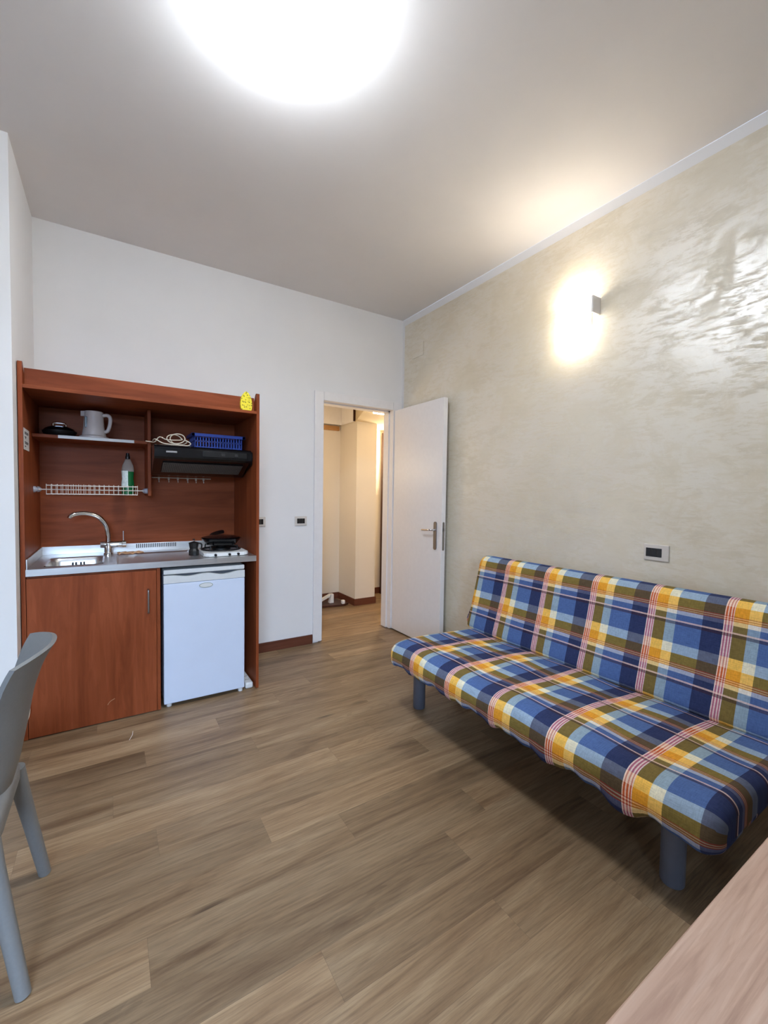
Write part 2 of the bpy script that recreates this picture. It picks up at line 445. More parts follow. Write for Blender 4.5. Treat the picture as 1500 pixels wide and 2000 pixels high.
# skirting boards
b = B(); box(b, 0.83, 1.470, YB - 0.014, YB, 0.0, 0.078, 0.003); struct('baseboard_back', b, M['skirting'])
b = B(); box(b, XR - 0.014, XR, YF, 3.38, 0.0, 0.078, 0.003); struct('baseboard_right', b, M['skirting'])

# door frame
b = B()
box(b, 1.4725, DX0 - 0.0, YB - 0.016, YB, 0.012, 2.174, 0.003)           # left casing
box(b, DX1, XR - 0.006, YB - 0.016, YB, 0.012, 2.174, 0.003)             # right casing
box(b, DX0 + 0.001, DX1 - 0.001, YB - 0.016, YB, DZ, 2.174, 0.003)       # head casing
box(b, DX0 - 0.03, DX0, YB + 0.0005, YB + 0.135, 0.004, DZ + 0.03)       # jambs
box(b, DX1, DX1 + 0.03, YB + 0.0005, YB + 0.135, 0.004, DZ + 0.03)
box(b, DX0, DX1, YB + 0.0005, YB + 0.135, DZ, DZ + 0.03)
box(b, DX0, DX0 + 0.012, YB + 0.05, YB + 0.135, 0.004, DZ); box(b, DX1 - 0.012, DX1, YB + 0.05, YB + 0.135, 0.004, DZ)
box(b, DX0, DX1, YB + 0.05, YB + 0.135, DZ - 0.012, DZ)
struct('trim_1', b, M['white_lacq'])

# door leaf, opened against the right wall
LX0, LX1, LY0, LY1 = 2.284, 2.326, 2.700, 3.412
door = thing('door_1', 'white flush door standing open against the beige wall', 'door', (LX1, LY1, 0)); door['kind'] = 'structure'
b = B(); box(b, LX0, LX1, LY0, LY1, 0.012, 2.095, 0.002); finish(b, 'door_leaf', M['white_lacq'], door)
hz = 1.012
b = B(); hy = 2.775
prism(b, [(LX0 - 0.0005, hy + y, 0.963 + z) for y, z in rrect(0, 0, 0.036, 0.235, 0.017)], (-0.008, 0, 0)); finish(b, 'handle_plate', M['satin'], door)
b = B(); tube(b, smooth_path([(LX0 - 0.006, hy, hz), (LX0 - 0.04, hy + 0.002, hz), (LX0 - 0.052, hy + 0.02, hz), (LX0 - 0.05, hy + 0.075, hz - 0.004), (LX0 - 0.047, hy + 0.125, hz - 0.006)], 6), 0.0085, 12)
finish(b, 'door_handle', M['chrome'], door, smooth=True)
b = B(); prism(b, [((LX0 + LX1)/2 + x, LY0 + 0.0005, 0.963 + z) for x, z in rrect(0, 0, 0.020, 0.235, 0.0095)], (0, -0.0025, 0))
lp = finish(b, 'latch_plate', M['satin'], door)
b = B(); box(b, 2.299, 2.311, LY0 - 0.010, LY0 - 0.002, 1.005, 1.03, 0.002); finish(b, 'latch', M['satin'], lp)
b = B()
for z in (0.25, 1.85): cyl(b, (LX1 + 0.004, LY1 + 0.004, z), (LX1 + 0.004, LY1 + 0.004, z + 0.07), 0.006)
finish(b, 'hinge', M['satin'], door)

# ------------------------------------------------------------------ hallway
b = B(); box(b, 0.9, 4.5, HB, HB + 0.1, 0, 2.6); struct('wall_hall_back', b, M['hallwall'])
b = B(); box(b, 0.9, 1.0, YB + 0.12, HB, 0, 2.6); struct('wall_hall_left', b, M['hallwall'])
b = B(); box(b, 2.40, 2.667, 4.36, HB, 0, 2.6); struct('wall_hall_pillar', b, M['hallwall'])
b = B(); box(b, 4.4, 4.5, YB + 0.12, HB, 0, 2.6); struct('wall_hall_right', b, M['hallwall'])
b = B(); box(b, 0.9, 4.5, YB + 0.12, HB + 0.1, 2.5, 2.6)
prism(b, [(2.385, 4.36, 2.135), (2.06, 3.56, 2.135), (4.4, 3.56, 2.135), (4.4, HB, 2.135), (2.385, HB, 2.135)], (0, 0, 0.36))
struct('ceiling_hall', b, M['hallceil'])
b = B()
def skirt(bm, p, q, t=0.012, h=0.078):
    p, q = Vector((*p, 0)), Vector((*q, 0)); d = (q-p).normalized(); nrm = Vector((d.y, -d.x, 0))*t
    prism(bm, [p, q, q+nrm, p+nrm], (0, 0, h))
skirt(b, (2.388, 4.36), (2.679, 4.36)); skirt(b, (2.40, HB), (2.40, 4.36)); skirt(b, (1.0, HB), (2.40, HB)); skirt(b, (2.667, HB), (4.4, HB)); skirt(b, (2.667, 4.36), (2.667, HB))
struct('baseboard_hall', b, M['skirting'])
hb = bpy.data.lights.new('hall_bulb', 'POINT'); hb.energy = HALL_POWER; hb.color = (1.0, 0.82, 0.58); hb.shadow_soft_size = 0.08
o = bpy.data.objects.new('hall_bulb', hb); COL.objects.link(o); o.location = (3.03, 4.50, 1.87)
hb2 = bpy.data.lights.new('hall_fill_light', 'POINT'); hb2.energy = HALL_POWER*0.35; hb2.color = (1.0, 0.80, 0.55); hb2.shadow_soft_size = 0.1  # added fill light without a fixture, set low to keep the hall ceiling dimmer
o = bpy.data.objects.new('hall_fill_light', hb2); COL.objects.link(o); o.location = (1.45, 4.1, 1.6)

cup = thing('overhead_cupboard', 'pale boards closing the loft space above the hallway, seen through the open door', 'cupboard', (2.37, 4.7, 2.13))
b = B(); box(b, 1.2, 2.382, 4.69, 4.708, 2.132, 2.48, 0.002); finish(b, 'front_board', M['white_lacq'], cup)
b = B(); box(b, 2.364, 2.382, 4.392, 4.689, 2.132, 2.48, 0.002); finish(b, 'side_board', M['white_lacq'], cup)
b = B(); box(b, 2.362, 2.383, 4.372, 4.391, 2.138, 2.48, 0.002); e = finish(b, 'edge_strip', M['darkwood'], cup); e['label'] = 'dark brown edge strip'
b = B(); box(b, 1.3, 2.375, 4.758, HB - 0.001, 2.070, 2.126, 0.003)
tag(finish(b, 'wooden_batten', M['hallwood']), 'pale pine batten on the hallway wall under the loft boards', 'batten')
lamp = thing('hall_lamp', 'small bright rectangular lamp under the low hallway ceiling', 'lamp', (2.31, 3.70, 2.13))
b = B(); box(b, 2.235, 2.385, 3.668, 3.735, 2.112, 2.1345, 0.003); finish(b, 'diffuser', M['hallglow'], lamp)
post = thing('wooden_post', 'dark brown upright wooden post at the far right of the hallway', 'post', (3.02, 4.73, 0))
b = B(); box(b, 2.982, 3.06, 4.70, 4.755, 0.0, 2.10, 0.006); finish(b, 'upright', M['darkwood'], post)
b = B(); tube(b, smooth_path([(2.985, 4.70, 1.50), (2.975, 4.66, 1.49), (2.955, 4.64, 1.475), (2.945, 4.64, 1.50)], 5), [0.016]*16, 8); finish(b, 'hook', M['black'], post, smooth=True)
# things lying on the hallway floor
b = B(); prism(b, [(2.03, 4.45, 0.002), (2.28, 4.40, 0.002), (2.36, 4.45, 0.002), (2.30, 4.70, 0.002), (2.05, 4.72, 0.002)], (0, 0, 0.02))
tag(finish(b, 'floor_board', M['darkwood']), 'flat dark brown board on the hallway floor beside the pillar', 'board')
br = thing('white_bracket', 'white angular plastic bracket standing on the dark board in the hallway', 'bracket', (2.17, 4.55, 0.022))
b = B(); prism(b, [(2.155, 4.52, 0.023), (2.205, 4.52, 0.023), (2.205, 4.52, 0.125), (2.175, 4.52, 0.125)], (0, 0.05, 0)); finish(b, 'upright', M['white_plastic'], br)
b = B(); prism(b, [(2.05, 4.525, 0.078), (2.05, 4.525, 0.050), (2.158, 4.525, 0.096), (2.168, 4.525, 0.128)], (0, 0.04, 0)); finish(b, 'arm', M['white_plastic'], br)
b = B(); box(b, 2.262, 2.300, 4.41, 4.45, 0.0225, 0.066, 0.006)
tag(finish(b, 'plug_adapter', M['white_plastic']), 'small white block at the right end of the dark hallway board', 'plug')

# ------------------------------------------------------------------ lamps of the room
cl = thing('ceiling_lamp', 'large round glowing white lamp on the ceiling', 'lamp', (0.505, 1.455, ZC))
b = B(); lathe(b, (0.505, 1.455, ZC), [(0.14, -0.001), (0.14, -0.035), (0.12, -0.035), (0.0, -0.035)], 48); finish(b, 'base', M['white_plastic'], cl, smooth=True)
b = B(); lathe(b, (0.505, 1.455, ZC), [(0.170, -0.036), (0.182, -0.040), (0.184, -0.058)] + [(0.182*(1 - a/10), -0.060 - 0.062*(1 - (1 - a/10)**2)) for a in range(0, 11)], 56); finish(b, 'diffuser', M['lamp'], cl, smooth=True)

sy0, sy1, sz0, sz1 = 1.50, 1.71, 2.255, 2.445
wl = thing('wall_lamp', 'glowing warm wall lamp on the beige wall above the sofa', 'lamp', (XR, 1.61, 2.35))
b = B(); box(b, XR - 0.022, XR - 0.0005, 1.50, 1.70, 2.30, 2.40, 0.004); finish(b, 'wall_plate', M['white_lacq'], wl)
b = B(); box(b, XR - 0.075, XR - 0.0005, 1.452, 1.462, 2.345, 2.440, 0.002); box(b, XR - 0.03, XR - 0.012, 1.462, 1.505, 2.37, 2.39); finish(b, 'end_bracket', M['white_lacq'], wl)
b = B()
n = 14; prof = []
for i in range(n+1):
    a = -1 + 2*i/n; prof.append((XR - 0.035 - 0.055*(1 - a*a), sy0 + (sy1 - sy0)*i/n))
inn = [(x + 0.006, y) for x, y in reversed(prof)]
prism(b, [(x, y, sz0) for x, y in prof + inn], (0, 0, sz1 - sz0)); finish(b, 'glass_shade', M['sconce'], wl)
area_light('wall_lamp_bulb', (XR - 0.055, 1.605, 2.452), (PI, 0, 0), 0.05, 0.16, 0.5, (1.0, 0.92, 0.80))

# ------------------------------------------------------------------ switches and plates
def plate(name, label, cat, o, ax, w, h, t=0.009, dark=(0.54, 0.64), off=0.0):
    """flush wall plate; ax 'y' on the back wall, 'x' on the right wall; o = centre on the wall"""
    r = thing(name, label, cat, o)
    ox, oy, oz = o
    def P(bm, u0, u1, z0, z1, d0, d1, bev):
        if ax == 'y': box(bm, ox + u0, ox + u1, oy - d1, oy - d0, oz + z0, oz + z1, bev)
        else: box(bm, ox - d1, ox - d0, oy + u0, oy + u1, oz + z0, oz + z1, bev)
    b = B(); P(b, -w/2, w/2, -h/2, h/2, 0.0005, t, 0.003); finish(b, 'cover_plate', M['plate'], r)
    dw, dh = w*dark[1]/2, h*dark[0]/2
    for k in range(3):
        b = B(); u = off - dw + 2*dw*k/3; P(b, u + 0.0003, u + 2*dw/3 - 0.0003, -dh, dh, t - 0.002, t + 0.002, 0.001)
        c = finish(b, 'switch_module', M['darkglass'], r); c['label'] = 'dark square module'
    return r
plate('light_switch', 'white switch plate with dark modules on the white wall beside the door frame', 'switch', (1.357, YB, 1.066), 'y', 0.108, 0.078)
plate('wall_socket', 'white socket plate half hidden by the right panel of the kitchenette', 'socket', (1.003, YB, 1.066), 'y', 0.108, 0.078)
plate('socket_plate', 'white plate with dark modules on the beige wall above the sofa', 'socket', (XR, 1.101, 1.020), 'x', 0.120, 0.083, off=0.010)
b = B(); box(b, XR - 0.006, XR - 0.0005, 3.10, 3.27, 2.555, 2.675, 0.002)
tag(finish(b, 'junction_cover', M['plaster']), 'beige junction cover high on the wall near the corner', 'cover plate')

# ------------------------------------------------------------------ kitchenette shell
KX0, KX1, KY, T = -0.384, 0.823, 2.807, 0.018
KB = 3.425
ku = thing('kitchenette_unit', 'cherry wood kitchenette frame in the alcove with open shelves', 'kitchen unit', (0.22, 3.1, 0))
def side_panel(x0, x1):
    b = B(); pts = [(KY, 0.003), (KY, 1.936), (KY + 0.02, 1.940)]
    for i in range(1, 9): a = i/8; pts.append((KY + 0.02 + 0.10*a, 1.940 - 0.115*(0.5 - 0.5*math.cos(PI*a))))
    pts += [(KB, 1.825), (KB, 0.003)]
    prism(b, [(x0, y, z) for y, z in pts], (x1 - x0, 0, 0)); return finish(b, 'side_panel', M['cherry_v'], ku)
side_panel(KX0, KX0 + T); side_panel(KX1 - T, KX1)
IX0, IX1 = KX0 + T + 0.0005, KX1 - T - 0.0005
b = B(); box(b, IX0, IX1, 3.398, 3.416, 0.9, 1.8058, 0); finish(b, 'back_panel', M['cherry_h'], ku)
b = B(); box(b, IX0, IX1, KY + 0.001, 3.416, 1.806, 1.824, 0.001); finish(b, 'top_board', M['cherry_h'], ku)
b = B(); box(b, IX0, IX1, 2.868, 2.886, 1.8245, 1.918, 0.001); finish(b, 'fascia', M['cherry_h'], ku)
DV0, DV1 = 0.203, 0.221
b = B(); box(b, DV0, DV1, 3.09, 3.397, 1.268, 1.805, 0.001); finish(b, 'divider', M['cherry_v'], ku)
b = B(); box(b, IX0, DV0 - 0.0005, 3.098, 3.397, 1.593, 1.611, 0.001); sh = finish(b, 'shelf', M['cherry_h'], ku)
b = B(); box(b, -0.248, 0.130, 3.0955, 3.0975, 1.5935, 1.6105); e = finish(b, 'edge_strip', M['white_plastic'], sh); e['label'] = 'white bare edge of the shelf'

# base cabinet
bc = thing('base_cabinet', 'cherry wood base cabinet under the sink with one large door', 'cabinet', (-0.07, 3.1, 0))
b = B(); box(b, IX0 + 0.001, IX0 + 0.015, 2.827, 3.396, 0.004, 0.848); box(b, 0.2265, 0.2445, 2.809, 3.396, 0.004, 0.848); box(b, IX0 + 0.016, 0.226, 2.83, 3.396, 0.05, 0.066); box(b, IX0 + 0.016, 0.226, 3.38, 3.396, 0.07, 0.845); box(b, IX0 + 0.016, 0.226, 2.83, 2.846, 0.79, 0.846)
finish(b, 'carcass', M['cherry_v'], bc)
b = B(); box(b, IX0 + 0.002, 0.2245, 2.806, 2.824, 0.006, 0.8385, 0.0012); cd = finish(b, 'cabinet_door', M['cherry_v'], bc)
b = B(); tube(b, smooth_path([(0.182, 2.806, 0.729), (0.182, 2.788, 0.727), (0.182, 2.780, 0.715), (0.182, 2.780, 0.61), (0.182, 2.788, 0.598), (0.182, 2.806, 0.596)], 5), 0.005, 10); finish(b, 'handle', M['satin'], cd, smooth=True)
b = B(); tube(b, smooth_path([(-0.02, 2.8062, 0.10), (-0.008, 2.8062, 0.117), (0.014, 2.8062, 0.128)], 5), 0.0014, 5); s_ = finish(b, 'scratch', M['tan'], cd); s_['label'] = 'pale curved scratch'

# ------------------------------------------------------------------ steel worktop with sink
wt = thing('steel_worktop', 'stainless steel worktop with built-in sink and drainer in the kitchenette', 'worktop', (0.22, 3.1, 0.887))
WTX0, WTX1, WY0, WY1, WZ = IX0 + 0.001, IX1 - 0.001, 2.800, 3.396, 0.887
SX0, SX1, SY0, SY1 = -0.300, -0.035, 2.872, 3.215
GX0, GX1, GY0, GY1 = 0.03, 0.462, 2.86, 3.27
b = B()
def hquad(x0, x1, y0, y1, z): quad(b, [(x0, y0, z), (x1, y0, z), (x1, y1, z), (x0, y1, z)])
xs = [WTX0, SX0, SX1, GX0, GX1, WTX1]
ys_all = sorted([WY0, SY0, SY1, GY0, GY1, WY1])
for i in range(5):
    for j in range(5):
        xm, ym = (xs[i]+xs[i+1])/2, (ys_all[j]+ys_all[j+1])/2
        if SX0 < xm < SX1 and SY0 < ym < SY1: continue
        if GX0 < xm < GX1 and GY0 < ym < GY1: continue
        hquad(xs[i], xs[i+1], ys_all[j], ys_all[j+1], WZ)
quad(b, [(WTX0, WY0, WZ), (WTX1, WY0, WZ), (WTX1, WY0, WZ - 0.035), (WTX0, WY0, WZ - 0.035)])
quad(b, [(WTX0, WY0, WZ - 0.035), (WTX1, WY0, WZ - 0.035), (WTX1, WY0 + 0.02, WZ - 0.035), (WTX0, WY0 + 0.02, WZ - 0.035)])
# drainer recess with ridges
ins = 0.012; dz = 0.006
quad(b, [(GX0, GY0, WZ), (GX1, GY0, WZ), (GX1-ins, GY0+ins, WZ-dz), (GX0+ins, GY0+ins, WZ-dz)]); quad(b, [(GX0, GY1, WZ), (GX1, GY1, WZ), (GX1-ins, GY1-ins, WZ-dz), (GX0+ins, GY1-ins, WZ-dz)])
quad(b, [(GX0, GY0, WZ), (GX0, GY1, WZ), (GX0+ins, GY1-ins, WZ-dz), (GX0+ins, GY0+ins, WZ-dz)]); quad(b, [(GX1, GY0, WZ), (GX1, GY1, WZ), (GX1-ins, GY1-ins, WZ-dz), (GX1-ins, GY0+ins, WZ-dz)])
hquad(GX0+ins, GX1-ins, GY0+ins, GY1-ins, WZ-dz)
bmesh.ops.remove_doubles(b, verts=b.verts, dist=0.0002)
top = finish(b, 'top', M['steel'], wt)
b = B(); ins = 0.03; d = 0.15
def sq(k, z): return [(SX0+k, SY0+k, z), (SX1-k, SY0+k, z), (SX1-k, SY1-k, z), (SX0+k, SY1-k, z)]
lv = [(-0.006, WZ + 0.0015), (0.0, WZ + 0.001), (0.006, WZ - 0.006), (0.012, WZ - 0.03), (0.02, WZ - d + 0.03), (0.05, WZ - d)]
rg = []
for k, z in lv: 
    cx, cy = (SX0+SX1)/2, (SY0+SY1)/2
    rg.append([b.verts.new((x, y, z)) for x, y in rrect(cx, cy, SX1-SX0-2*k, SY1-SY0-2*k, 0.05 - min(k, 0.03))])
for p, q in zip(rg, rg[1:]): bridge(b, p, q)
b.faces.new(rg[-1]); sink = finish(b, 'sink_basin', M['steel'], wt, smooth=True, angle=50)
b = B()
for k in range(4): box(b, -0.197 + k*0.016 + (0.008 if k > 1 else 0), -0.189 + k*0.016 + (0.008 if k > 1 else 0), 3.186, 3.1995, WZ - 0.050, WZ - 0.028)
finish(b, 'overflow_slot', M['black'], sink)
b = B(); box(b, WTX0, WTX1, 3.390, 3.397, WZ, 0.938, 0.001); bs = finish(b, 'backsplash', M['steel'], wt)
b = B(); box(b, WTX0, WTX0 + 0.006, 2.815, 3.389, WZ + 0.0005, 0.938, 0.001); finish(b, 'side_splash', M['steel'], wt)
b = B()
for k in range(22): box(b, 0.150 + k*0.0115, 0.1555 + k*0.0115, 3.3885, 3.3902, 0.906, 0.934)
finish(b, 'vent_slots', M['black'], bs)

# tap
fx, fy = -0.012, 3.255
tp = thing('kitchen_tap', 'chrome swan-neck mixer tap standing behind the sink', 'tap', (fx, fy, WZ))
b = B(); lathe(b, (fx, fy, WZ), [(0.026, 0.0015), (0.026, 0.008), (0.021, 0.012), (0.021, 0.05), (0.024, 0.055), (0.024, 0.078), (0.017, 0.083), (0.0, 0.083)], 28); finish(b, 'body', M['chrome'], tp, smooth=True)
b = B(); lathe(b, (fx, fy, WZ + 0.066), [(0.0, -0.042), (0.019, -0.042), (0.021, -0.036), (0.021, 0.075), (0.024, 0.077), (0.024, 0.098), (0.0, 0.100)], 28, 'x'); cb = finish(b, 'crossbar', M['chrome'], tp, smooth=True)
b = B(); tube(b, [(fx + 0.084, fy, WZ + 0.088), (fx + 0.084, fy, WZ + 0.150)], 0.004, 10); finish(b, 'lever', M['chrome'], cb, smooth=True)
b = B(); pts = smooth_path([(fx, fy, WZ + 0.08), (fx, fy, WZ + 0.13), (fx - 0.012, fy - 0.006, WZ + 0.19), (fx - 0.05, fy - 0.02, WZ + 0.243), (fx - 0.11, fy - 0.045, WZ + 0.268), (fx - 0.16, fy - 0.065, WZ + 0.266), (fx - 0.185, fy - 0.075, WZ + 0.255), (fx - 0.195, fy - 0.08, WZ + 0.240)], 6)
tube(b, pts, [0.0155 - 0.004*i/len(pts) for i in range(len(pts))], 14); finish(b, 'spout', M['chrome'], tp, smooth=True)
b = B(); v0 = []
for i in range(13):
    for j in range(5):
        v0.append(b.verts.new((0.045 + 0.13*i/12 + 0.01*math.sin(j*1.7), 3.18 + 0.05*j/4 + 0.012*math.sin(i*0.8), WZ + 0.004 + 0.009*abs(math.sin(i*0.9 + j*1.3)))))
for i in range(12):
    for j in range(4): b.faces.new((v0[i*5+j], v0[(i+1)*5+j], v0[(i+1)*5+j+1], v0[i*5+j+1]))
r = bmesh.ops.extrude_face_region(b, geom=b.faces[:]); bmesh.ops.translate(b, verts=[g for g in r['geom'] if isinstance(g, bmesh.types.BMVert)], vec=(0, 0, 0.006))
tag(finish(b, 'dish_cloth', M['tan'], smooth=True), 'crumpled tan cloth lying on the steel drainer beside the tap', 'cloth')

# ------------------------------------------------------------------ hot plate and pan
hp = thing('gas_stove', 'small portable stove with white base at the right end of the worktop', 'stove', (0.63, 3.02, WZ))
b = B(); prism(b, [(x, y, WZ + 0.003) for x, y in rrect(0.632, 3.01, 0.275, 0.32, 0.03)], (0, 0, 0.022)); bmesh.ops.bevel(b, geom=[e for e in b.edges if abs(e.verts[0].co.z - e.verts[1].co.z) < 1e-6], offset=0.006, segments=2, affect='EDGES'); finish(b, 'base', M['white_plastic'], hp)
for x in (0.56, 0.645, 0.70):
    b = B(); cyl(b, (x, 2.85, WZ + 0.013), (x, 2.838, WZ + 0.013), 0.008, n=14); finish(b, 'knob', M['black'], hp)
b = B(); lathe(b, (0.632, 3.03, WZ + 0.0255), [(0.06, 0), (0.06, 0.012), (0.035, 0.016), (0.03, 0.024), (0.0, 0.024)], 28); finish(b, 'burner', M['blackiron'], hp, smooth=True)
b = B()
for k in range(4):
    a = PI/4 + k*PI/2; c, s2 = math.cos(a), math.sin(a)
    tube(b, [(0.632 + c*0.125, 3.03 + s2*0.125, WZ + 0.026), (0.632 + c*0.12, 3.03 + s2*0.12, WZ + 0.056), (0.632 + c*0.03, 3.03 + s2*0.03, WZ + 0.056)], 0.005, 8)
tube(b, [(0.632 + 0.122*math.cos(2*PI*k/24), 3.03 + 0.122*math.sin(2*PI*k/24), WZ + 0.030) for k in range(25)], 0.005, 8)
finish(b, 'grate', M['blackiron'], hp)
pn = thing('frying_pan', 'black frying pan resting on the small stove, handle to the back', 'pan', (0.632, 3.03, WZ + 0.062))
b = B(); z0 = WZ + 0.062; lathe(b, (0.632, 3.03, z0), [(0.0, 0), (0.095, 0.0), (0.126, 0.040), (0.128, 0.040), (0.128, 0.042), (0.122, 0.042), (0.093, 0.004), (0.0, 0.004)], 40); finish(b, 'bowl', M['black_gloss'], pn, smooth=True)
b = B(); tube(b, smooth_path([(0.632 - 0.03, 3.03 + 0.10, z0 + 0.028), (0.60, 3.19, z0 + 0.045), (0.66, 3.27, z0 + 0.055), (0.70, 3.30, z0 + 0.058)], 6), [0.007 + 0.007*min(1, i/8) for i in range(19)], 10); finish(b, 'handle', M['black'], pn, smooth=True)
b = B(); lathe(b, (0.632, 3.03, z0 + 0.0425), [(0.118, 0.0), (0.120, 0.004), (0.08, 0.014), (0.0, 0.018)], 40); ld = finish(b, 'lid', M['black_gloss'], pn, smooth=True)
ec = thing('coffee_pot', 'small black moka pot standing left of the pan on the stove top', 'pot', (0.512, 3.03, WZ))
b = B(); lathe(b, (0.455, 2.99, WZ), [(0.030, 0.001), (0.031, 0.03), (0.024, 0.045), (0.026, 0.052), (0.031, 0.082), (0.0, 0.092)], 10); finish(b, 'body', M['blackiron'], ec)
b = B(); tube(b, smooth_path([(0.484, 2.985, WZ + 0.078), (0.50, 2.98, WZ + 0.07), (0.498, 2.98, WZ + 0.04)], 5), 0.005, 8); finish(b, 'handle', M['black'], ec)
b = B(); lathe(b, (0.455, 2.99, WZ + 0.0915), [(0.006, 0), (0.004, 0.006), (0.008, 0.014), (0.0, 0.016)], 10); finish(b, 'lid_knob', M['satin'], ec)

# ------------------------------------------------------------------ refrigerator
FX0, FX1, FY, FZ0, FZ1 = 0.262, 0.732, 2.810, 0.022, 0.832
fr = thing('refrigerator', 'small white under-counter refrigerator beside the cherry cabinet', 'refrigerator', (0.497, 3.05, 0))
b = B(); box(b, FX0 + 0.002, FX1 - 0.002, FY + 0.058, 3.30, FZ0 + 0.01, FZ1 - 0.03, 0.004); finish(b, 'body', M['fridge'], fr)
b = B(); box(b, FX0, FX1, FY + 0.004, 3.31, FZ1 - 0.029, FZ1, 0.006); finish(b, 'top_cover', M['fridge_trim'], fr)
b = B(); box(b, FX0 + 0.004, FX1 - 0.004, FY + 0.044, FY + 0.057, FZ0 + 0.008, FZ1 - 0.034); finish(b, 'door_seal', M['gasket'], fr)
b = B(); box(b, FX0, FX1, FY, FY + 0.043, FZ0 + 0.002, FZ1 - 0.083, 0.005); dr = finish(b, 'door', M['fridge'], fr)
b = B()
# handle strip: its upper edge dips in a long curve with finger hollows left and right
zt, zb = FZ1 - 0.034, FZ1 - 0.081
N = 40; up = []
for i in range(N+1):
    a = i/N; x = FX0 + 0.0005 + (FX1 - FX0 - 0.001)*a
    dip = 0.0 if a < 0.08 or a > 0.95 else 0.011*math.sin(PI*(a - 0.08)/0.42)**2 if a < 0.5 else 0.016*math.sin(PI*(a - 0.5)/0.45)**2
    up.append((x, zt - dip))
prism(b, [(x, FY - 0.0005, z) for x, z in up] + [(FX1 - 0.0005, FY - 0.0005, zb), (FX0 + 0.0005, FY - 0.0005, zb)], (0, 0.030, 0)); finish(b, 'handle_strip', M['fridge_trim'], dr)
b = B(); bx, bz = 0.497, 0.7225
N = 32; o1 = [(bx + 0.040*math.cos(2*PI*k/N), bz + 0.0155*math.sin(2*PI*k/N)) for k in range(N)]
prism(b, [(x, FY + 0.0002, z) for x, z in o1], (0, -0.0025, 0)); bd = finish(b, 'badge', M['badge'], dr); bd['label'] = 'oval grey badge'
b = B(); prism(b, [(bx + 0.036*math.cos(2*PI*k/N), FY - 0.0022, bz + 0.0125*math.sin(2*PI*k/N)) for k in range(N)], (0, -0.001, 0)); finish(b, 'badge_face', M['fridge_trim'], bd)
for x, y in ((FX0 + 0.03, FY + 0.03), (FX1 - 0.022, FY + 0.02), (FX0 + 0.03, 3.27), (FX1 - 0.03, 3.27)):
    b = B(); cyl(b, (x, y, 0.001), (x, y, FZ0 + 0.012), 0.014, 0.017, 16); finish(b, 'foot', M['white_plastic'], fr)
ps = thing('power_strip', 'white multi-socket power strip on the floor right of the refrigerator', 'power strip', (0.768, 2.93, 0))
b = B(); box(b, 0.743, 0.793, 2.825, 3.06, 0.002, 0.042, 0.010); finish(b, 'housing', M['white_plastic'], ps)
for y in (2.88, 2.94, 3.0):
    b = B()
    for x in (0.758, 0.768, 0.778): cyl(b, (x, y, 0.0405), (x, y, 0.0428), 0.0032, n=10)
    finish(b, 'socket_holes', M['black'], ps)
b = B(); tube(b, smooth_path([(0.765, 3.055, 0.03), (0.770, 3.10, 0.06), (0.775, 3.09, 0.14), (0.765, 3.03, 0.20), (0.748, 3.02, 0.24), (0.742, 3.1, 0.28), (0.742, 3.25, 0.3)], 6), 0.0045, 8); finish(b, 'cable', M['white_plastic'], ps, smooth=True)

# ------------------------------------------------------------------ things in the upper shelves
rh = thing('range_hood', 'black built-in extractor hood under the blue basket', 'range hood', (0.51, 3.1, 1.4))
HX0, HX1 = DV1 + 0.002, 0.800
prof = [(3.30, 1.578), (2.905, 1.578), (2.885, 1.573), (2.875, 1.563), (2.872, 1.545), (2.876, 1.505), (2.886, 1.492), (2.90, 1.489), (3.10, 1.405), (3.30, 1.405)]
b = B(); prism(b, [(HX0, y, z) for y, z in prof], (HX1 - HX0, 0, 0))
bmesh.ops.bevel(b, geom=[e for e in b.edges if min(v.co.x for v in e.verts) > HX1 - 1e-4 and e.verts[0].co.y < 3.2], offset=0.01, segments=2, affect='EDGES')
hd = finish(b, 'housing', M['black_gloss'], rh, smooth=True, angle=30)
b = B(); dn = Vector((0, -0.084, -0.2)).normalized()
sl = Vector((0, 0.2, -0.084)); 
pan = [Vector((x, 2.90, 1.489)) + sl*t + dn*0.0008 for x, t in ((HX0 + 0.05, 0.14), (HX1 - 0.05, 0.14), (HX1 - 0.05, 0.80), (HX0 + 0.05, 0.80))]
prism(b, pan, dn*0.003); gr = finish(b, 'filter_grille', M['black'], rh)
b = B()
for k in range(46):
    x = HX0 + 0.055 + k*(HX1 - HX0 - 0.11)/45
    p, q = Vector((x, 2.90, 1.489)) + sl*0.18 + dn*0.0045, Vector((x, 2.90, 1.489)) + sl*0.76 + dn*0.0045
    tube(b, [p, q], 0.002, 4)
for k in range(7):
    t = 0.2 + k*0.09; p = Vector((HX0 + 0.055, 2.90, 1.489)) + sl*t + dn*0.0045; tube(b, [p, p + Vector((HX1 - HX0 - 0.11, 0, 0))], 0.0016, 4)
finish(b, 'grille_mesh', M['grille'], gr)
b = B(); box(b, 0.49, 0.76, 2.8695, 2.8735, 1.518, 1.552, 0.0008); cp = finish(b, 'control_panel', M['black'], rh)
for x in (0.60, 0.68):
    b = B(); box(b, x, x + 0.022, 2.867, 2.8705, 1.526, 1.544, 0.0008); finish(b, 'slider_switch', M['frame_dark'], cp)
b = B(); box(b, 0.285, 0.345, 2.8705, 2.8735, 1.530, 1.540, 0.0005); finish(b, 'name_plate', M['satin'], rh)
hr = thing('hook_rail', 'thin rail with six small hooks below the black hood', 'hook rail', (0.43, 3.39, 1.40))
